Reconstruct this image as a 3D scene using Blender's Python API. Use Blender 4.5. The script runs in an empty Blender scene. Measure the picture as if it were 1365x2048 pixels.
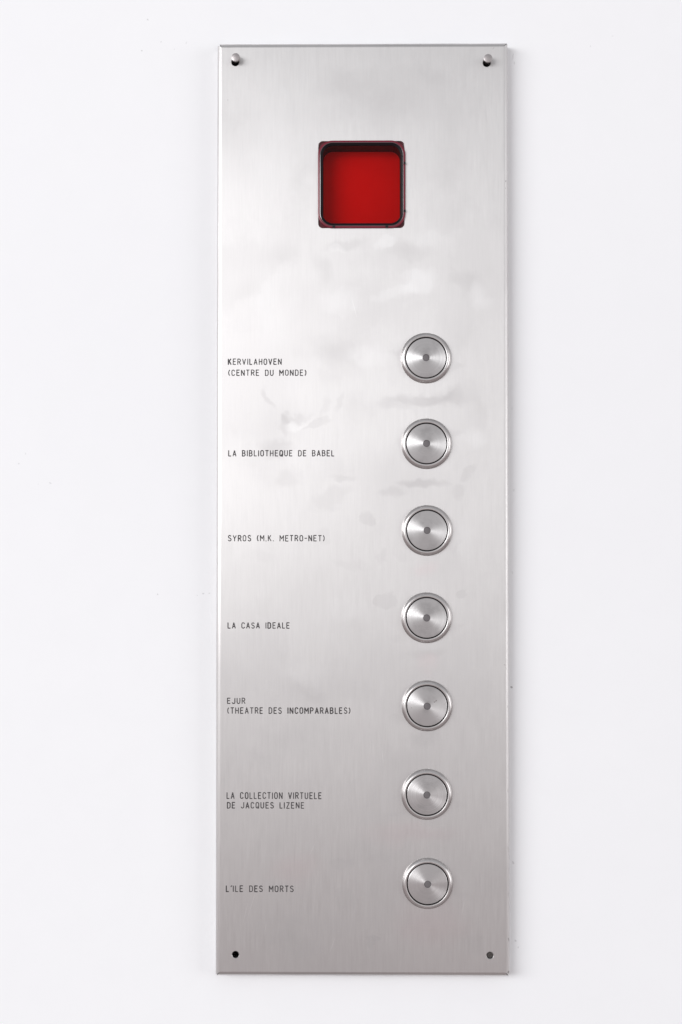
import bpy, bmesh, math, random
from mathutils import Matrix, Vector, Euler

S = bpy.context.scene
C = S.collection
MM = 0.001
random.seed(7)

# ------------------------------------------------------------------ camera
cam = bpy.data.objects.new('camera', bpy.data.cameras.new('camera'))
C.objects.link(cam)
S.camera = cam
cam.data.sensor_fit = 'VERTICAL'
cam.data.sensor_height = 36.0
cam.data.sensor_width = 24.0
cam.data.lens = 50.0
cam.data.clip_start = 0.01
cam.data.clip_end = 60.0
_a, _b, _c = 0.0221319780, 0.00978605106, -0.000182295910
_R = Matrix.Rotation(_b, 3, 'Z') @ Matrix.Rotation(_a, 3, 'X') @ Matrix.Rotation(_c, 3, 'Y')
_base = Matrix(((1, 0, 0), (0, 0, -1), (0, 1, 0)))          # camera looks along +Y, Z up
cam.matrix_world = Matrix.Translation((-0.00458428, -0.864853344, -0.0223384275)) @ (_R @ _base).to_4x4()

# ------------------------------------------------------------------ room light
W = bpy.data.worlds.new('World')
S.world = W
W.use_nodes = True
nt = W.node_tree
nt.nodes.clear()
wo = nt.nodes.new('ShaderNodeOutputWorld')
bg = nt.nodes.new('ShaderNodeBackground')
tc = nt.nodes.new('ShaderNodeTexCoord')
sx = nt.nodes.new('ShaderNodeSeparateXYZ')
mr = nt.nodes.new('ShaderNodeMapRange')
rp = nt.nodes.new('ShaderNodeValToRGB')
mr.inputs['From Min'].default_value = -1
mr.inputs['From Max'].default_value = 1
nt.links.new(tc.outputs['Generated'], sx.inputs[0])
nt.links.new(sx.outputs['Z'], mr.inputs['Value'])
nt.links.new(mr.outputs[0], rp.inputs[0])
nt.links.new(rp.outputs[0], bg.inputs['Color'])
nt.links.new(bg.outputs[0], wo.inputs['Surface'])
# a white room: pale ceiling, mid walls, warm grey floor
els = rp.color_ramp.elements
els[0].position = 0.0; els[0].color = (0.38, 0.35, 0.35, 1)
els[1].position = 1.0; els[1].color = (0.50, 0.51, 0.53, 1)
for p, c in ((0.345, (0.375, 0.316, 0.320, 1)), (0.39, (0.50, 0.455, 0.46, 1)), (0.43, (0.80, 0.785, 0.79, 1)), (0.52, (0.74, 0.735, 0.74, 1)),
             (0.66, (0.63, 0.63, 0.645, 1)), (0.75, (0.52, 0.525, 0.54, 1))):
    e = els.new(p); e.color = c
bg.inputs['Strength'].default_value = 1.0


def area(name, loc, target, sx_, sy_, power, col):
    l = bpy.data.lights.new(name, 'AREA')
    l.shape = 'RECTANGLE'; l.size = sx_; l.size_y = sy_
    l.energy = power; l.color = col
    o = bpy.data.objects.new(name, l)
    C.objects.link(o)
    o.location = loc
    d = Vector(target) - Vector(loc)
    o.rotation_euler = d.to_track_quat('-Z', 'Y').to_euler()
    return o


area('window_light', (-3.3, -3.6, 0.80), (0, 0, 0.06), 4.2, 1.6, 147, (0.98, 0.988, 1.0))
area('right_fill_light', (4.3, -2.3, 0.25), (0, 0, 0.0), 2.2, 2.4, 40, (0.985, 0.99, 1.0))  # added fill lamp, lifts the right side of the caps and the shadow

S.view_settings.view_transform = 'Standard'
S.view_settings.look = 'None'
S.view_settings.exposure = 0
S.view_settings.gamma = 1
S.view_settings.use_curve_mapping = False
S.render.engine = 'CYCLES'
S.cycles.max_bounces = 10
S.cycles.transparent_max_bounces = 12


# ------------------------------------------------------------------ node helpers
class Mat:
    def __init__(s, name):
        s.m = bpy.data.materials.new(name)
        s.m.use_nodes = True
        s.last = None
        s.t = s.m.node_tree
        s.t.nodes.clear()
        s.out = s.n('ShaderNodeOutputMaterial')

    def n(s, kind, **kw):
        x = s.t.nodes.new(kind)
        for k, v in kw.items():
            setattr(x, k, v)
        return x

    def put(s, sock, v):
        if isinstance(v, bpy.types.NodeSocket):
            s.t.links.new(v, sock)
        elif isinstance(v, (int, float)):
            sock.default_value = v
        else:
            v = tuple(v)
            if sock.type == 'RGBA' and len(v) == 3:
                v = v + (1,)
            sock.default_value = v

    def math(s, op, a, b=0.0, c=0.0, clamp=False):
        x = s.n('ShaderNodeMath', operation=op, use_clamp=clamp)
        for i, v in enumerate((a, b, c)):
            s.put(x.inputs[i], v)
        return x.outputs[0]

    def vec(s, op, a, b=(0, 0, 0)):
        x = s.n('ShaderNodeVectorMath', operation=op)
        s.put(x.inputs[0], a)
        if op == 'SCALE':
            s.put(x.inputs['Scale'], b)
        elif len(x.inputs) > 1:
            s.put(x.inputs[1], b)
        return x.outputs['Value'] if op in ('LENGTH', 'DISTANCE', 'DOT_PRODUCT') else x.outputs[0]

    def noise(s, vec, scale, detail=3.0, rough=0.55, color=False):
        x = s.n('ShaderNodeTexNoise')
        s.put(x.inputs['Vector'], vec)
        x.inputs['Scale'].default_value = scale
        x.inputs['Detail'].default_value = detail
        x.inputs['Roughness'].default_value = rough
        return x.outputs['Color' if color else 'Fac']

    def rng(s, v, a, b, c, d, smooth=True):
        x = s.n('ShaderNodeMapRange')
        if smooth:
            x.interpolation_type = 'SMOOTHSTEP'
        s.put(x.inputs['Value'], v)
        for k, q in zip(('From Min', 'From Max', 'To Min', 'To Max'), (a, b, c, d)):
            x.inputs[k].default_value = q
        return x.outputs[0]

    def mixc(s, f, a, b, blend='MIX'):
        x = s.n('ShaderNodeMix', data_type='RGBA', blend_type=blend)
        s.put(x.inputs[0], f); s.put(x.inputs[6], a); s.put(x.inputs[7], b)
        return x.outputs[2]

    def bump(s, h, strength, dist, normal=None):
        x = s.n('ShaderNodeBump')
        x.inputs['Strength'].default_value = strength
        x.inputs['Distance'].default_value = dist
        s.put(x.inputs['Height'], h)
        if normal is not None:
            s.put(x.inputs['Normal'], normal)
        return x.outputs[0]

    def obj(s):
        return s.n('ShaderNodeTexCoord').outputs['Object']

    def blob(s, p, x, z, rx, rz, deg=0.0, hard=0.35, after=None):
        """mask of a smudge centred at (x, z) millimetres"""
        if s.last is not None:      # evaluate the masks one after another (keeps the shader's memory small)
            k = s.n('ShaderNodeVectorMath', operation='MULTIPLY_ADD')
            s.put(k.inputs[0], s.last); s.put(k.inputs[1], (1e-9, 1e-9, 1e-9)); s.put(k.inputs[2], p)
            p = k.outputs[0]
        v = s.vec('SUBTRACT', p, (x * MM, 0, z * MM))
        mp = s.n('ShaderNodeMapping', vector_type='TEXTURE')
        s.put(mp.inputs['Vector'], v)
        mp.inputs['Rotation'].default_value = (0, math.radians(deg), 0)
        mp.inputs['Scale'].default_value = (rx * MM, 1.0, rz * MM)
        s.last = s.rng(s.vec('LENGTH', mp.outputs[0]), hard, 1.0, 1.0, 0.0)
        return s.last

    def surf(s, **kw):
        b = s.n('ShaderNodeBsdfPrincipled')
        for k, v in kw.items():
            s.put(b.inputs[k.replace('_', ' ')], v)
        s.t.links.new(b.outputs[0], s.out.inputs['Surface'])
        return b


def specks(m, p, lst, dist_amt=0.0012):
    nz = m.vec('SUBTRACT', m.noise(p, 900, 2, color=True), (0.5, 0.5, 0.5))
    q = m.vec('ADD', p, m.vec('SCALE', nz, dist_amt))
    tot = None
    for x, z, rx, rz, deg, amt in lst:
        b = m.math('MULTIPLY', m.blob(q, x, z, rx, rz, deg, 0.5), amt)
        tot = b if tot is None else m.math('MAXIMUM', tot, b)
    return tot


# ------------------------------------------------------------------ materials
def make_wall_mat():
    m = Mat('white_wall_paint')
    p = m.obj()
    big = m.noise(p, 3.0, 3)
    fine = m.noise(p, 260, 4, 0.6)
    mid = m.noise(p, 45, 3)
    col = m.mixc(m.rng(big, 0.3, 0.7, 0, 1), (0.905, 0.908, 0.925), (0.918, 0.921, 0.936))
    col = m.mixc(m.rng(mid, 0.35, 0.7, 0, 0.3), col, (0.893, 0.896, 0.912))
    lst = [(-131.8, 299.1, 0.9, 0.5, 50, .32), (-135.4, 279.9, .7, .7, 0, .32), (-123.5, 285.3, .6, .7, 0, .28),
           (-115.3, 280.7, .6, .5, 0, .16), (-108, 284.7, .6, 1.0, 20, .14), (-190.3, 14.4, 1.0, .5, 30, .25),
           (-205.5, 32.5, .5, .9, 0, .2), (-209.7, 26.4, .6, .6, 0, .22), (-197.6, 13.8, .5, .5, 0, .15),
           (-124.6, -53.3, .6, .6, 0, .32), (-100.5, -53.9, .6, .5, 0, .22), (-96.9, -52.7, .7, .6, 0, .3),
           (-93, -52.7, .8, .5, 0, .28), (90.3, -109.4, .9, .9, 0, .75), (92.1, 275.5, .5, 3.0, 8, .22),
           (93.0, 271.5, .5, 1.2, 0, .2), (139.5, 281.7, .5, .9, 0, .16), (153, 288, .8, .6, 0, .12),
           (92, 10, .8, 1.4, 20, .14), (91, -40, .7, 1.2, -20, .14), (91, -215, .7, 1.4, -30, .3),
           (92.4, -262, .9, .6, 40, .3), (94, -266, .7, .7, 0, .22), (91, 60, .6, 1.8, 0, .12)]
    sp = specks(m, p, lst)
    col = m.mixc(m.math('MULTIPLY', sp, .8), col, (0.16, 0.15, 0.15))
    h = m.math('ADD', m.math('MULTIPLY', fine, 0.35), m.math('MULTIPLY', mid, 1.0))
    nrm = m.bump(h, 0.12, 0.0006)
    m.surf(Base_Color=col, Roughness=0.62, Normal=nrm, Specular_IOR_Level=0.3)
    return m.m


def brushed(m, p, sx_, sz_, seedoff=0.0):
    q = m.vec('MULTIPLY', m.vec('ADD', p, (seedoff, seedoff, seedoff)), (sx_, 1.0, sz_))
    return m.noise(q, 1.0, 4, 0.65)


def make_plate_mat():
    m = Mat('brushed_steel_sheet')
    p = m.obj()
    b1 = brushed(m, p, 1700, 60)
    b2 = brushed(m, p, 700, 34, 3.1)
    b3 = brushed(m, p, 3200, 130, 7.7)
    br = m.math('ADD', m.math('MULTIPLY', b1, .45), m.math('ADD', m.math('MULTIPLY', b2, .3), m.math('MULTIPLY', b3, .25)))
    # smudged coordinates so that wipe marks and finger marks have ragged outlines
    n1 = m.vec('SUBTRACT', m.noise(p, 38, 3, color=True), (.5, .5, .5))
    n2 = m.vec('SUBTRACT', m.noise(p, 150, 2, color=True), (.5, .5, .5))
    q = m.vec('ADD', p, m.vec('ADD', m.vec('SCALE', n1, .020), m.vec('SCALE', n2, .006)))
    dark = None
    for x, z, rx, rz, deg, hard, amt in SMUDGES:
        b = m.math('MULTIPLY', m.blob(q, x, z, rx, rz, deg, hard), amt)
        dark = b if dark is None else m.math('ADD', dark, b)
    cl = m.noise(m.vec('ADD', q, (4.2, 0, 1.3)), 17, 5, 0.6)
    cl = m.rng(cl, .47, .60, 0, 1)
    cl2 = m.noise(m.vec('ADD', p, (1.2, 0, 9.3)), 9, 3, 0.5)
    dark = m.math('ADD', dark, m.math('MULTIPLY', cl, .34))
    dark = m.math('ADD', dark, m.math('MULTIPLY', m.rng(cl2, .36, .64, 0, 1), .8))
    light = None
    for x, z, rx, rz, deg, hard, amt in WIPES:
        b = m.math('MULTIPLY', m.blob(q, x, z, rx, rz, deg, hard), amt)
        light = b if light is None else m.math('ADD', light, b)
    base = (0.655, 0.638, 0.634)
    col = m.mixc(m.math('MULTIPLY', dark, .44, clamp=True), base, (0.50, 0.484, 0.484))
    col = m.mixc(m.math('MULTIPLY', light, .36, clamp=True), col, (0.77, 0.76, 0.76))
    pk = None
    for x, z, rx, rz in ((37, -37, 9, 8), (38, -95, 12, 10), (40, -250, 30, 18), (-40, -218, 22, 14), (30, -195, 40, 10)):
        b = m.blob(q, x, z, rx, rz, 0, .1)
        pk = b if pk is None else m.math('ADD', pk, b)
    col = m.mixc(m.math('MULTIPLY', pk, .22, clamp=True), col, (0.66, 0.54, 0.55))
    brc = m.rng(br, .30, .70, .945, 1.04, smooth=False)
    col = m.vec('SCALE', col, brc)
    lst = [(86.6, 196.5, .4, .9, 10, .7), (86.4, 192, .3, .6, 0, .4), (87.2, -258.8, .35, 1.6, -12, .8),
           (85.2, -95, .9, .3, 20, .4), (86.2, -97.4, .3, 1.1, -20, .4), (-81.5, 246.2, .4, .4, 0, .4),
           (79.2, 277.2, .3, 1.3, 35, .35), (43.5, -116.3, .01, .01, 0, 0), (86.8, -120, .3, 1.2, 0, .3),
           (86.9, -170, .3, 1.8, 0, .35), (87, -205, .3, 3, 0, .35), (86.9, -232, .3, 2, 0, .4),
           (87.0, -278, .7, .9, 40, .8)]
    col = m.mixc(m.math('MULTIPLY', specks(m, p, lst, .0006), .7), col, (0.08, 0.06, 0.055))
    # fine scratches near the bottom
    scr = None
    for x, z, ln, deg in ((-70, -243, 9, 14), (-66, -237, 14, 17), (-58, -252, 5, 10), (-18, -262, 6, 20),
                          (12, -150, 7, -8), (-30, -205, 6, 25), (60, -240, 6, 12), (-5, 120, 8, -15)):
        b = m.blob(p, x, z, .16, ln, deg, .4)
        scr = b if scr is None else m.math('MAXIMUM', scr, b)
    col = m.mixc(m.math('MULTIPLY', scr, .25), col, (0.95, 0.95, 0.95))
    rough = m.math('ADD', m.rng(br, .3, .7, .34, .46, smooth=False), m.math('MULTIPLY', dark, .07))
    wav = m.noise(m.vec('MULTIPLY', p, (1.0, 1.0, 0.6)), 14, 2)
    nrm = m.bump(br, .10, .00012, m.bump(wav, .25, .0012))
    m.surf(Base_Color=col, Metallic=1.0, Roughness=rough, Anisotropic=.62, Tangent=m.vec('ADD', (1, 0, 0)), Normal=nrm)
    return m.m


def make_turned_mat(name, base, r0, r1, aniso, ring_scale, rot=.25, dirt=None):
    m = Mat(name)
    p = m.obj()
    sp = m.n('ShaderNodeSeparateXYZ')
    m.put(sp.inputs[0], p)
    rad = m.math('SQRT', m.math('ADD', m.math('POWER', sp.outputs[0], 2), m.math('POWER', sp.outputs[2], 2)))
    cx = m.n('ShaderNodeCombineXYZ')
    m.put(cx.inputs[0], m.math('MULTIPLY', rad, ring_scale))
    oi = m.n('ShaderNodeObjectInfo')
    m.put(cx.inputs[1], m.math('MULTIPLY', oi.outputs['Random'], 50))
    rings = m.noise(cx.outputs[0], 1.0, 3, .6)
    off = m.n('ShaderNodeCombineXYZ')
    m.put(off.inputs[0], m.math('MULTIPLY', oi.outputs['Random'], 9))
    sm = m.noise(m.vec('ADD', p, off.outputs[0]), 110, 4, .6)
    col = m.mixc(m.rng(sm, .45, .7, 0, .5), base, tuple(c * .72 for c in base))
    col = m.vec('SCALE', col, m.rng(rings, .3, .7, .93, 1.06, smooth=False))
    if dirt:
        col = m.mixc(specks(m, p, dirt, .0007), col, (0.09, 0.06, 0.045))
    tg = m.n('ShaderNodeTangent', direction_type='RADIAL', axis='Y')
    rough = m.math('ADD', m.rng(rings, .3, .7, r0, r1, smooth=False), m.rng(sm, .45, .75, 0, .06))
    nrm = m.bump(rings, .06, .0001)
    m.surf(Base_Color=col, Metallic=1.0, Roughness=rough, Anisotropic=aniso, Anisotropic_Rotation=rot,
           Tangent=tg.outputs[0], Normal=nrm)
    return m.m


def plain(name, col, rough, metallic=0.0, spec=.5, noise_amt=.12, scale=300):
    m = Mat(name)
    p = m.obj()
    nz = m.noise(p, scale, 3)
    c = m.mixc(m.rng(nz, .35, .7, 0, 1), col, tuple(x * (1 - noise_amt) for x in col))
    m.surf(Base_Color=c, Roughness=m.rng(nz, .3, .7, rough, min(1, rough + .08)), Metallic=metallic,
           Specular_IOR_Level=spec)
    return m.m


def make_pane_mat():
    m = Mat('red_tinted_acrylic')
    p = m.obj()
    tr = m.n('ShaderNodeBsdfTransparent')
    m.put(tr.inputs[0], (0.86, 0.16, 0.15))
    gl = m.n('ShaderNodeBsdfGlossy')
    m.put(gl.inputs['Color'], (1, 1, 1))
    m.put(gl.inputs['Roughness'], m.rng(m.noise(p, 80, 3), .4, .7, .10, .2))
    fr = m.n('ShaderNodeFresnel')
    fr.inputs['IOR'].default_value = 1.22
    mx = m.n('ShaderNodeMixShader')
    m.put(mx.inputs[0], fr.outputs[0])
    m.t.links.new(tr.outputs[0], mx.inputs[1])
    m.t.links.new(gl.outputs[0], mx.inputs[2])
    m.t.links.new(mx.outputs[0], m.out.inputs['Surface'])
    return m.m


# smudges and wiped patches on the sheet: x, z, half width, half height (mm), turn, hardness, amount
SMUDGES = [
    (15, 245, 55, 24, 0, .0, .75), (55, 200, 26, 40, 0, .0, .5), (22, 150, 48, 16, 0, .0, .6), (-36, 196, 9, 30, 0, .0, .35),
    (10, 20, 50, 30, 0, .0, .45), (-45, 45, 30, 22, 0, .0, .35), (60, 100, 24, 20, 0, .0, .35), (-30, -140, 50, 18, 0, .0, .4),
    (-8, 160, 16, 5, 0, .3, .8), (30, 154, 20, 9, 0, .2, .7), (-24, 145, 9, 16, 0, .1, .6), (62, 136, 20, 11, 20, .2, .6),
    (52, 175, 18, 14, 0, .2, .5), (-20, 255, 24, 12, 0, .1, .5), (40, 262, 25, 10, 0, .1, .5), (55, 235, 14, 20, 10, .2, .4),
    (-55, 66, 3.2, 13, -28, .3, .6), (-41, 51, 11, 3.2, -12, .3, .6), (-23, 58, 4, 10, 8, .3, .55), (-46, 47, 3.5, 7, 0, .3, .5),
    (-26, 49, 13, 2.6, -12, .5, .7), (-14, 62, 4, 8, 15, .4, .6),
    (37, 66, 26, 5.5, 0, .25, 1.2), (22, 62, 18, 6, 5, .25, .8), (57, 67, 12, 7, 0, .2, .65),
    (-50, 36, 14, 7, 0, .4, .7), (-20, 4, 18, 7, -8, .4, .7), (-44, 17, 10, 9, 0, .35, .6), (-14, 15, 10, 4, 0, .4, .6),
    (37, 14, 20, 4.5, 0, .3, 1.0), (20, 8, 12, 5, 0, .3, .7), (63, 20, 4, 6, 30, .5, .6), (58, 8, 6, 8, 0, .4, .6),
    (13.5, -58, 7, 6, 0, .7, .8), (4, -8, 5, 6, 0, .5, .7), (10, -30, 5, 8, 0, .4, .6), (60, -52, 4, 4, 0, .6, .7),
    (-24, -15, 5, 8, 0, .4, .5), (-60, -30, 16, 6, 0, .2, .4), (-8, -36, 14, 5, 20, .3, .5),
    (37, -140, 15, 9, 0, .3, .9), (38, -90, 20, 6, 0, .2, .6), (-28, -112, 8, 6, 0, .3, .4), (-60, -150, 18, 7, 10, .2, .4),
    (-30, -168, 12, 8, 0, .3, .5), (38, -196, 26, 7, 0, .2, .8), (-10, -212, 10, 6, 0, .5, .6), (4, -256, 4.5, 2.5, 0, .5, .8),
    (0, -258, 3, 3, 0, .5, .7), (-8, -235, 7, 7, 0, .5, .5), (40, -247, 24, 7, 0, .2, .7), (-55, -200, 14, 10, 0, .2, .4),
    (66, -262, 14, 7, 0, .2, .5), (-40, -262, 22, 8, 0, .2, .5), (70, 60, 8, 24, 0, .1, .4), (72, -120, 10, 30, 0, .1, .4),
]
SMUDGES += [
    (-20, -110, 40, 16, 8, .0, .5), (25, -155, 30, 14, -10, .0, .5), (-45, -190, 30, 16, 15, .0, .5), (5, -205, 34, 14, 0, .0, .5),
    (50, -215, 26, 22, 0, .0, .4), (-30, -250, 34, 14, -8, .0, .4), (-20, 95, 26, 12, 10, .0, .5), (5, 60, 28, 16, -10, .0, .5),
    (-10, 262, 40, 10, 5, .0, .4), (48, 205, 20, 22, 20, .05, .5), (-48, 150, 20, 14, 0, .0, .3),
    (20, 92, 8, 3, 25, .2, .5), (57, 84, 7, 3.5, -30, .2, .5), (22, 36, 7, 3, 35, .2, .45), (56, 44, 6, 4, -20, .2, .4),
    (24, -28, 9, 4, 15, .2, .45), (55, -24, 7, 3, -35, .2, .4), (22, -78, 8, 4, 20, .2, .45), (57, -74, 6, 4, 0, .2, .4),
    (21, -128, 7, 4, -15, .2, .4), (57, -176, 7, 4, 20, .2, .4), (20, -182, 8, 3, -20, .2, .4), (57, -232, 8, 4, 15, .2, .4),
]
WIPES = [
    (35, 136, 16, 9, -12, .4, .8), (20, 130, 17, 5, -16, .4, .5), (-12, 124, 20, 10, 0, .2, .6), (70, 128, 8, 12, 0, .3, .6),
    (-55, 215, 18, 40, 0, .1, .4), (-55, 120, 20, 38, 0, .1, .5), (5, 90, 16, 10, 0, .2, .5), (-40, 48, 7, 3.5, -10, .4, .7),
    (66, 40, 12, 10, 0, .2, .6), (-10, -62, 24, 12, 0, .1, .4), (40, 165, 18, 8, 0, .2, .4), (15, 158, 8, 5, -20, .5, .7),
    (-12, 158, 6, 3, 25, .4, .5), (60, -20, 10, 14, 0, .2, .4), (-36, -98, 20, 10, 0, .1, .4),
]

M_wall = make_wall_mat()
M_plate = make_plate_mat()
M_cap = make_turned_mat('turned_steel', (0.64, 0.625, 0.625), .28, .37, .84, 4200)
M_cap_dirty = make_turned_mat('turned_steel_with_grime', (0.64, 0.625, 0.625), .28, .37, .84, 4200, dirt=[
    (5.4, 3.5, .5, .4, 30, .75), (5.1, 2.9, .3, .5, -20, .5), (4.3, 2.5, .5, .35, 10, .6), (-9.4, -1.0, .35, .3, 0, .4)])
M_bezel = make_turned_mat('polished_steel_ring', (0.66, 0.635, 0.63), .25, .32, .45, 2600)
M_lamp = plain('smoked_grey_plastic', (0.155, 0.143, 0.148), .38)
M_black = plain('gap_black', (0.008, 0.006, 0.008), .5, spec=.25)  # black put into gaps and slots in place of their shade
M_frame = plain('dark_red_plastic', (0.17, 0.006, 0.022), .15, spec=.6)
M_bead = plain('polished_dark_plastic', (0.03, 0.002, 0.008), .12, spec=.8)
_b = [n for n in M_bead.node_tree.nodes if n.type == 'BSDF_PRINCIPLED'][0]
_b.inputs['Coat Weight'].default_value = 1.0
_b.inputs['Coat Roughness'].default_value = .08
_b.inputs['Coat IOR'].default_value = 2.1
M_flange = plain('deep_red_plastic', (0.10, 0.004, 0.012), .3)
M_gasket = plain('black_plastic', (0.005, 0.002, 0.004), .5, spec=.2)
M_red = plain('red_card', (0.80, 0.052, 0.040), .6, noise_amt=.04, scale=60)
M_redwall = plain('dark_red_housing', (0.022, 0.002, 0.003), .5)
M_pane = make_pane_mat()
M_ink = plain('black_engraving_ink', (0.070, 0.063, 0.065), .6, noise_amt=.35, scale=700)
M_pin = plain('dull_steel', (0.50, 0.465, 0.465), .36, 1.0)
M_screw = plain('dark_screw_steel', (0.115, 0.105, 0.10), .5, .6, noise_amt=.45, scale=1500)


# ------------------------------------------------------------------ mesh helpers
def link(name, bm, mat, parent=None, smooth=None, loc=None):
    me = bpy.data.meshes.new(name)
    bm.normal_update()
    bm.to_mesh(me)
    bm.free()
    o = bpy.data.objects.new(name, me)
    C.objects.link(o)
    me.materials.append(mat)
    if smooth is True:
        for f in me.polygons:
            f.use_smooth = True
    if parent:
        o.parent = parent
    if loc:
        o.location = loc
    return o


def sharp_by_angle(o, deg=35):
    me = o.data
    bm = bmesh.new()
    bm.from_mesh(me)
    for e in bm.edges:
        if len(e.link_faces) == 2:
            e.smooth = e.calc_face_angle(0) < math.radians(deg)
    bm.to_mesh(me)
    bm.free()


def rrect(x0, x1, z0, z1, r, n=10):
    pts = []
    for cx, cz, a0 in ((x1 - r, z1 - r, 0), (x0 + r, z1 - r, 90), (x0 + r, z0 + r, 180), (x1 - r, z0 + r, 270)):
        for i in range(n + 1):
            a = math.radians(a0 + 90 * i / n)
            pts.append((cx + r * math.cos(a), cz + r * math.sin(a)))
    return pts


def circle(cx, cz, r, n=40):
    return [(cx + r * math.cos(2 * math.pi * i / n), cz + r * math.sin(2 * math.pi * i / n)) for i in range(n)]


def loft(bm, loops, close_first=False, close_last=False):
    """loops: lists of 3-D points (metres), same length, each a closed ring"""
    vs = [[bm.verts.new(p) for p in lp] for lp in loops]
    n = len(vs[0])
    for a, b in zip(vs[:-1], vs[1:]):
        for i in range(n):
            bm.faces.new((a[i], a[(i + 1) % n], b[(i + 1) % n], b[i]))
    if close_first:
        bm.faces.new(vs[0][::-1])
    if close_last:
        bm.faces.new(vs[-1])
    return vs


def lathe(name, prof, mat, parent, n=96, loc=None, cap_last=False, deg=30):
    """prof: (radius, height towards the viewer) in mm; axis along -Y"""
    bm = bmesh.new()
    loops = [[(r * MM * math.cos(2 * math.pi * i / n), -h * MM, r * MM * math.sin(2 * math.pi * i / n)) for i in range(n)]
             for r, h in prof]
    loft(bm, loops, close_last=cap_last)
    bmesh.ops.recalc_face_normals(bm, faces=bm.faces)
    o = link(name, bm, mat, parent, True, loc)
    sharp_by_angle(o, deg)
    return o


# ------------------------------------------------------------------ wall (with the pocket behind the panel)
bm = bmesh.new()
XS = [-1.6, -0.083, 0.083, 1.6]
ZS = [-1.4, -0.2745, 0.2745, 1.4]
g = [[bm.verts.new((x, 0, z)) for z in ZS] for x in XS]
for i in range(3):
    for j in range(3):
        if i == 1 and j == 1:
            continue
        bm.faces.new((g[i][j], g[i + 1][j], g[i + 1][j + 1], g[i][j + 1]))
pk = [g[1][1], g[2][1], g[2][2], g[1][2]]
bk = [bm.verts.new((v.co.x, 0.06, v.co.z)) for v in pk]
for i in range(4):
    bm.faces.new((pk[i], pk[(i + 1) % 4], bk[(i + 1) % 4], bk[i]))
bm.faces.new(bk)
wall = link('wall', bm, M_wall)
wall['kind'] = 'structure'
wall['label'] = 'smooth white painted wall with a few tiny specks'

# ------------------------------------------------------------------ panel
panel = bpy.data.objects.new('button_panel', None)
C.objects.link(panel)
panel.empty_display_size = .05
panel['label'] = 'tall brushed steel button panel with red window and seven round buttons on white wall'
panel['category'] = 'button panel'

PW, PH = 88.2, 281.15          # half width, half height (mm)
FY = -10.0                     # front face
RB = 2.9                       # bend radius
TH = 1.4                       # sheet thickness

OPEN = (-26.5, 25.1, 168.3, 220.7)
HOLES = [(-77.05, 269.25, 2.25), (75.15, 268.3, 2.25), (-75.95, -268.05, 2.02), (75.98, -268.04, 2.02)]


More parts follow.
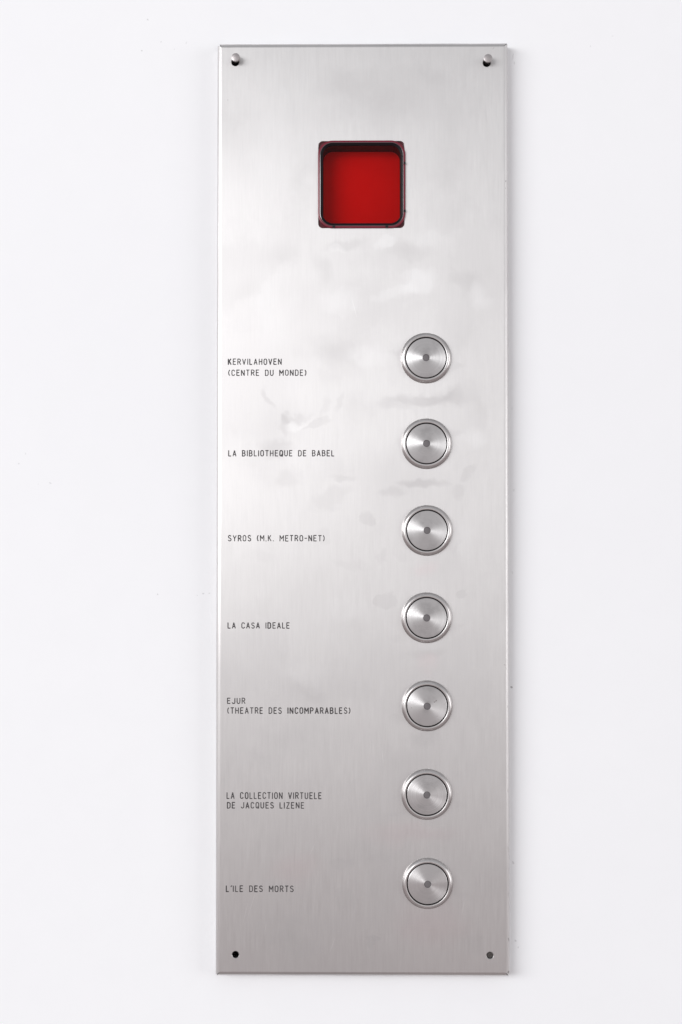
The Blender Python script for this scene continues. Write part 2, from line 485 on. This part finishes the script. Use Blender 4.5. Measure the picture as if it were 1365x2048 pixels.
def make_faceplate():
    bm = bmesh.new()
    SPL = math.radians(88.5)                     # the flanges are folded a little short of square
    LEN = -0.25 - (FY + RB * (1 - math.cos(SPL)))
    BACK = RB * math.sin(SPL) + LEN / math.tan(SPL)
    hw, hh = PW - BACK, PH - BACK
    n = 14
    outer = []
    N = 40
    outer = [(-hw, -hh), (hw, -hh), (hw, hh), (-hw, hh)]
    loops = [outer, rrect(*OPEN, 2.6, 8)] + [circle(x, z, r) for x, z, r in HOLES]
    ch = .30
    front = [outer, rrect(OPEN[0] - ch, OPEN[1] + ch, OPEN[2] - ch, OPEN[3] + ch, 2.6 + ch, 8)] + \
            [circle(x, z, r + ch) for x, z, r in HOLES]
    edges = []
    rings = []
    for lp in front:
        vs = [bm.verts.new((x * MM, FY * MM, z * MM)) for x, z in lp]
        rings.append(vs)
        for i in range(len(vs)):
            edges.append(bm.edges.new((vs[i], vs[(i + 1) % len(vs)])))
    bmesh.ops.triangle_fill(bm, use_beauty=True, use_dissolve=False, edges=edges, normal=(0, -1, 0))
    # chamfer and wall of every opening
    for vs, lp in zip(rings[1:], loops[1:]):
        a = [bm.verts.new((x * MM, (FY + ch) * MM, z * MM)) for x, z in lp]
        b = [bm.verts.new((x * MM, (FY + TH) * MM, z * MM)) for x, z in lp]
        m = len(vs)
        for u, w in ((vs, a), (a, b)):
            for i in range(m):
                bm.faces.new((u[i], u[(i + 1) % m], w[(i + 1) % m], w[i]))
    # four folded edges, corners left open by a hair
    smooth_faces = []
    corners = rings[0]
    K = 10
    ext = (.80, .72, .86, .62)
    dirs = ((0, -1), (1, 0), (0, 1), (-1, 0))
    for s in range(4):
        A, B = corners[s], corners[(s + 1) % 4]
        ox, oz = dirs[s]
        t = (B.co - A.co).normalized()
        e0, e1 = ext[s], ext[(s + 1) % 4] * .95
        seg = 24
        prev = None
        rows = []
        for k in range(K + 2):
            if k <= K:
                th = SPL * k / K
                off = RB * math.sin(th)
                y = FY + RB * (1 - math.cos(th))
            else:
                off, y = BACK, -0.25
            row = []
            for q in range(seg + 1):
                f = q / seg
                if k == 0 and q == 0:
                    row.append(A); continue
                if k == 0 and q == seg:
                    row.append(B); continue
                base = A.co.lerp(B.co, f)
                along = 0.0
                if q == 0: along = -off * e0 * MM
                if q == seg: along = off * e1 * MM
                wob = 0.0
                if k > 0 and 0 < q < seg:
                    wob = (random.random() - .5) * .05 * off
                row.append(bm.verts.new((base.x + ox * (off + wob) * MM + t.x * along, y * MM,
                                         base.z + oz * (off + wob) * MM + t.z * along)))
            rows.append(row)
        # the straight seam uses the two front corner vertices only, so the first row sits a hair behind the face
        for q in range(1, seg):
            rows[0][q].co.y += .002 * MM
        for a, b in zip(rows[:-1], rows[1:]):
            for q in range(seg):
                smooth_faces.append(bm.faces.new((a[q], a[q + 1], b[q + 1], b[q])))
    for f in smooth_faces:
        f.smooth = True
    bm.normal_update()
    # make all normals look outwards
    for f in bm.faces:
        c = f.calc_center_median()
        if f.smooth:
            want = Vector((0, -1, 0))
            if abs(abs(c.x) / (PW * MM)) > .97 and abs(f.normal.x) > .3: want += Vector((math.copysign(2, c.x), 0, 0))
            if abs(abs(c.z) / (PH * MM)) > .97 and abs(f.normal.z) > .3: want += Vector((0, 0, math.copysign(2, c.z)))
            if f.normal.dot(want) < 0: f.normal_flip()
        elif abs(f.normal.y) > .99 and f.normal.y > 0:
            f.normal_flip()
    return link('faceplate', bm, M_plate, panel)


faceplate = make_faceplate()


# ---- red window
def window():
    X0, X1, Z0, Z1 = -26.95, 25.95, 167.9, 221.1     # outer edge of the moulded rim
    def ring(inset, y, R):
        return [(x * MM, y * MM, z * MM) for x, z in rrect(X0 + inset, X1 - inset, Z0 + inset, Z1 - inset, R, 12)]
    bm = bmesh.new()
    prof = [(0.0, -9.0, 8.8), (0.0, -10.6, 8.8), (.06, -10.85, 8.7), (.2, -11.0, 8.6), (.6, -11.05, 8.2), (1.05, -11.10, 7.8), (1.20, -11.12, 7.7),
            (1.22, -10.9, 7.7)]
    loft(bm, [ring(i, y, r) for i, y, r in prof])
    bmesh.ops.recalc_face_normals(bm, faces=bm.faces)
    fr = link('window_frame', bm, M_frame, panel, True)
    bm = bmesh.new()
    prof = [(1.17, -11.0, 7.75), (1.18, -11.13, 7.75), (1.3, -11.18, 7.6), (1.45, -11.24, 7.4), (1.52, -11.25, 7.35), (1.55, -11.22, 7.3), (1.56, -11.0, 7.3)]
    loft(bm, [ring(i, y, r) for i, y, r in prof])
    bmesh.ops.recalc_face_normals(bm, faces=bm.faces)
    link('rim_edge', bm, M_bead, fr, True)
    bm = bmesh.new()
    prof = [(1.53, -11.15, 7.3), (1.60, -10.75, 7.2), (1.72, -10.6, 7.0), (2.9, -10.55, 6.1), (3.0, -10.45, 6.0), (3.0, -9.0, 6.0)]
    loft(bm, [ring(i, y, r) for i, y, r in prof])
    bmesh.ops.recalc_face_normals(bm, faces=bm.faces)
    link('gasket', bm, M_gasket, fr, True)
    # flat plastic flange whose corners show in the square cut-out behind the rounded rim
    bm = bmesh.new()
    o = [(x * MM, -8.8 * MM, z * MM) for x, z in rrect(-26.7, 25.3, 168.1, 220.9, 2.4, 12)]
    i_ = ring(.6, -8.8, 8.3)
    loft(bm, [o, i_])
    link('rim_flange', bm, M_flange, fr)
    # pane
    bm = bmesh.new()
    loft(bm, [ring(2.9, -10.35, 6.1)[::-1]], close_last=True) if False else None
    v = [bm.verts.new(p) for p in ring(2.95, -10.3, 6.05)]
    bm.faces.new(v)
    link('pane', bm, M_pane, fr)
    # housing: dark side walls and the red card at its back
    D = WIN_DEPTH
    bm = bmesh.new()
    loft(bm, [ring(3.05, -9.6, 5.9), ring(3.05, D, 5.9)])
    bmesh.ops.recalc_face_normals(bm, faces=bm.faces)
    bmesh.ops.reverse_faces(bm, faces=bm.faces)
    link('lamp_housing', bm, M_redwall, fr, True)
    bm = bmesh.new()
    v = [bm.verts.new(p) for p in ring(2.9, D + .05, 6.0)]
    bm.faces.new(v)
    link('red_backing', bm, M_red, fr)
    # small dark locating slots in the rim
    for x, z, w, h in ((25.5, 207.2, 1.0, 1.6), (25.5, 178.2, 1.0, 1.6), (-17.3, 168.65, 1.6, 1.3), (14.6, 168.65, 1.6, 1.3)):
        bm = bmesh.new()
        bmesh.ops.create_cube(bm, size=1, matrix=Matrix.Translation((x * MM, -11.0 * MM, z * MM)) @ Matrix.Diagonal((w * MM, 1.1 * MM, h * MM, 1)))
        bmesh.ops.bevel(bm, geom=list(bm.edges), offset=.15 * MM, segments=2, affect='EDGES')
        link('slot', bm, M_black, fr)
    return fr


WIN_DEPTH = 3.4
window()

# ---- seven push buttons: ring > black gap shade, cap > , indicator lamp
BEZ = [(12.5, -.5), (12.5, 2.25), (12.6, 2.48), (13.05, 2.60), (13.35, 2.60), (13.7, 2.50), (14.1, 2.26), (14.45, 1.9),
       (14.8, 1.45), (15.05, .95), (15.2, .45), (15.22, -.02)]
CAP = [(11.88, -.4), (11.88, 1.95), (11.82, 2.12), (11.65, 2.22), (10.0, 2.34), (8.0, 2.46), (6.0, 2.58), (4.0, 2.69), (2.17, 2.79),
       (2.14, 2.76), (2.13, 2.2)]
LED = [(2.13, 2.28), (1.9, 2.36), (1.2, 2.42), (.5, 2.44), (.02, 2.445)]
BUTTONS = [(38.17, 89.22), (38.42, 37.65), (38.66, -14.53), (38.36, -66.87), (38.59, -119.52), (38.38, -172.32), (38.77, -225.27)]


def make_button():
    b = lathe('button', BEZ, M_bezel, panel, 112)
    lathe('gap_shade', [(12.6, .1), (11.8, .1)], M_black, b, 64)  # black ring standing in for the shade in the groove round the cap
    lathe('cap', CAP, M_cap, b, 112, deg=25)
    lathe('indicator_lamp', LED, M_lamp, b, 40, cap_last=True)
    return b


proto = make_button()
for k, (x, z) in enumerate(BUTTONS):
    if k == 0:
        b = proto
    else:
        b = proto.copy()
        C.objects.link(b)
        b.parent = panel
        for ch in list(proto.children):
            c = ch.copy()
            C.objects.link(c)
            c.parent = b
    b.location = (x * MM, FY * MM, z * MM)
    # every cap was fitted at its own turn
    b.rotation_euler = (0, 0 if k == 4 else random.uniform(-.5, .5), 0)
    if k == 4:
        for c in b.children:
            if c.name.startswith('cap'):
                c.material_slots[0].link = 'OBJECT'
                c.material_slots[0].material = M_cap_dirty

# ---- engraved lines, single-stroke lettering
def arc(cx, cy, rx, ry, a0, a1, n=7):
    return [(cx + rx * math.cos(math.radians(a0 + (a1 - a0) * i / n)), cy + ry * math.sin(math.radians(a0 + (a1 - a0) * i / n)))
            for i in range(n + 1)]


w_ = .50
r_ = w_ / 2
GL = {
    'A': (.54, [[(0, 0), (.27, 1), (.54, 0)], [(.085, .30), (.455, .30)]]),
    'B': (w_, [[(0, 0), (0, 1), (.25, 1)] + arc(.25, .765, .21, .235, 90, -90) + [(0, .53)],
               [(.22, .53)] + arc(.25, .265, .25, .265, 90, -90) + [(0, 0)]]),
    'C': (w_, [[(w_, .78)] + arc(r_, .75, r_, .25, 10, 180) + arc(r_, .25, r_, .25, 180, 350)]),
    'D': (w_, [[(0, 0), (0, 1), (.22, 1)] + arc(.22, .72, .28, .28, 90, 0) + arc(.22, .28, .28, .28, 0, -90) + [(0, 0)]]),
    'E': (.46, [[(.46, 1), (0, 1), (0, 0), (.46, 0)], [(0, .53), (.38, .53)]]),
    'H': (w_, [[(0, 0), (0, 1)], [(w_, 0), (w_, 1)], [(0, .52), (w_, .52)]]),
    'I': (.0, [[(0, 0), (0, 1)]]),
    'J': (.44, [[(.44, 1), (.44, .24)] + arc(.21, .24, .23, .24, 0, -170)]),
    'K': (.5, [[(0, 0), (0, 1)], [(.46, 1), (.02, .42)], [(.16, .6), (.5, 0)]]),
    'L': (.40, [[(0, 1), (0, 0), (.40, 0)]]),
    'M': (.64, [[(0, 0), (0, 1), (.32, .40), (.64, 1), (.64, 0)]]),
    'N': (.52, [[(0, 0), (0, 1), (.52, 0), (.52, 1)]]),
    'O': (w_, [arc(r_, .75, r_, .25, 0, 180) + arc(r_, .25, r_, .25, 180, 360) + [(w_, .75)]]),
    'P': (w_, [[(0, 0), (0, 1), (.25, 1)] + arc(.25, .735, .25, .265, 90, -90) + [(0, .47)]]),
    'Q': (w_, [arc(r_, .75, r_, .25, 0, 180) + arc(r_, .25, r_, .25, 180, 360) + [(w_, .75)], [(.28, .25), (.50, -.04)]]),
    'R': (w_, [[(0, 0), (0, 1), (.25, 1)] + arc(.25, .745, .25, .255, 90, -90) + [(0, .49)], [(.24, .49), (.52, 0)]]),
    'S': (w_, [arc(.25, .765, .23, .235, 25, 255) + [(.30, .50)] + arc(.25, .255, .25, .255, 65, -155)]),
    'T': (w_, [[(0, 1), (w_, 1)], [(r_, 1), (r_, 0)]]),
    'U': (w_, [[(0, 1), (0, .25)] + arc(r_, .25, r_, .25, 180, 360) + [(w_, 1)]]),
    'V': (.54, [[(0, 1), (.27, 0), (.54, 1)]]),
    'Y': (.54, [[(0, 1), (.27, .45), (.54, 1)], [(.27, .45), (.27, 0)]]),
    'Z': (.5, [[(0, 1), (.5, 1), (0, 0), (.5, 0)]]),
    '(': (.17, [arc(.42, .5, .42, .62, 128, 232, 8)]),
    ')': (.17, [arc(-.25, .5, .42, .62, 52, -52, 8)]),
    '.': (.04, [[(.02, .0), (.02, .05)]]),
    '-': (.36, [[(0, .5), (.36, .5)]]),
    "'": (.16, [[(.02, .84), (.18, 1.03)]]),
    ' ': (.42, []),
}
GAP = {'default': .40}
LINES = [
    [('KERVILAHOVEN', -81.18, -48.69, 85.26, 89.16), ('(CENTRE DU MONDE)', -80.96, -33.82, 78.61, 82.50)],
    [('LA BIBLIOTHEQUE DE BABEL', -80.86, -16.93, 30.02, 33.91)],
    [('SYROS (M.K. METRO-NET)', -80.97, -22.72, -21.16, -17.24)],
    [('LA CASA IDEALE', -81.08, -43.71, -73.49, -69.63)],
    [('EJUR', -81.29, -70.28, -118.63, -114.87), ('(THEATRE DES INCOMPARABLES)', -81.16, -7.23, -124.52, -120.53)],
    [('LA COLLECTION VIRTUELE', -81.54, -24.51, -175.38, -171.24), ('DE JACQUES LIZENE', -81.32, -34.92, -181.10, -177.14)],
    [("L'ILE DES MORTS", -81.85, -41.16, -230.84, -226.81)],
]
BOLD = {('KERVILAHOVEN', 0): 1.2, ("L'ILE DES MORTS", 0): 1.15, ("L'ILE DES MORTS", 2): 1.12, ("L'ILE DES MORTS", 7): 1.2,
        ('LA CASA IDEALE', 9): 1.12, ('LA COLLECTION VIRTUELE', 4): 1.2, ('LA BIBLIOTHEQUE DE BABEL', 12): 1.15}
for k in range(13, 23):
    BOLD[('(THEATRE DES INCOMPARABLES)', k)] = 1.09
SW = .61                                            # stroke width, mm


def split_sharp(st):
    """lift the cutter at sharp turns: each straight leg of N, M, V ... is a stroke of its own"""
    out, cur = [], [st[0]]
    for i in range(1, len(st)):
        cur.append(st[i])
        if i < len(st) - 1:
            a = Vector(st[i]) - Vector(st[i - 1]); b = Vector(st[i + 1]) - Vector(st[i])
            if a.length > 1e-6 and b.length > 1e-6 and a.angle(b) > math.radians(55):
                out.append(cur); cur = [st[i]]
    out.append(cur)
    return out


def engrave(lines):
    verts_all = bmesh.new()
    for text, x0, x1, z0, z1 in lines:
        hc = (z1 - z0) - SW
        widths, pos, x = [], [], 0.0
        for i, ch in enumerate(text):
            pos.append(x)
            x += GL[ch][0] + GAP['default'] * (1 if ch != "'" else .7)
        total = x - GAP['default']
        k = (x1 - x0 - SW) / total                  # mm per glyph unit, horizontally
        for i, ch in enumerate(text):
            bold = BOLD.get((text, i), 1.0) * random.uniform(.90, 1.06)
            jx, jz = random.uniform(-.04, .04), random.uniform(-.05, .05)
            for st in [u for t_ in GL[ch][1] for u in split_sharp(t_)]:
                cu = bpy.data.curves.new('stroke', 'CURVE')
                cu.dimensions = '3D'
                cu.bevel_depth = SW / 2 * bold * MM
                cu.bevel_resolution = 2
                cu.use_fill_caps = True
                sp = cu.splines.new('POLY')
                pts = [(x0 + SW / 2 + jx + (pos[i] + a) * k, z0 + SW / 2 + jz + b * hc) for a, b in st]
                # lengthen both ends a touch for the round tip of the cutter
                d0 = (Vector(pts[0]) - Vector(pts[1])).normalized() * SW * .22
                d1 = (Vector(pts[-1]) - Vector(pts[-2])).normalized() * SW * .22
                pts[0] = tuple(Vector(pts[0]) + d0); pts[-1] = tuple(Vector(pts[-1]) + d1)
                sp.points.add(len(pts) - 1)
                for q, (a, b) in zip(sp.points, pts):
                    q.co = (a * MM, 0, b * MM, 1)
                o = bpy.data.objects.new('stroke', cu)
                C.objects.link(o)
                dg = bpy.context.evaluated_depsgraph_get()
                me = bpy.data.meshes.new_from_object(o.evaluated_get(dg))
                verts_all.from_mesh(me)
                bpy.data.objects.remove(o)
                bpy.data.curves.remove(cu)
                bpy.data.meshes.remove(me)
    for v in verts_all.verts:
        v.co.y = v.co.y * .4 + FY * MM
    return verts_all


for grp in LINES:
    o = link('inscription', engrave(grp), M_ink, panel, True)

# ------------------------------------------------------------------ things that carry the panel
def make_pin(loc, tilt):
    root = bpy.data.objects.new('hanging_pin', None)
    C.objects.link(root)
    root.location = loc
    root.rotation_euler = tilt
    root.empty_display_size = .01
    lathe('shank', [(1.5, -61.0), (1.5, 13.6)], M_pin, root, 32)
    lathe('head', [(1.4, 13.4), (2.35, 13.45), (2.52, 13.6), (2.55, 13.8), (2.55, 14.7), (2.48, 14.86), (2.25, 14.95), (.02, 14.98)],
          M_pin, root, 48, cap_last=True)
    root['category'] = 'pin'
    root['group'] = 'steel pins the panel hangs from'
    return root


def copy_tree(o, parent=None):
    c = o.copy()
    C.objects.link(c)
    c.parent = parent
    for ch in list(o.children):
        copy_tree(ch, c)
    return c


p1 = make_pin((-76.45 * MM, 0, 270.55 * MM), (0, 0, 0))
p1['label'] = 'round-headed steel pin through the hole at the panel\'s top left corner'
p2 = copy_tree(p1)
p2.location = (75.55 * MM, 0, 269.55 * MM)
p2.rotation_euler = (0, .8, 0)
p2['label'] = 'round-headed steel pin through the hole at the panel\'s top right corner'

sc = lathe('recessed_screw', [(1.9, -69.0), (1.9, .0), (1.8, .12), (.02, .16)], M_screw, None, 32, cap_last=True)
sc.location = (75.98 * MM, -8.55 * MM, -268.04 * MM)
sc['label'] = 'dark screw end recessed in the small hole at the panel\'s bottom right corner'
sc['category'] = 'screw'
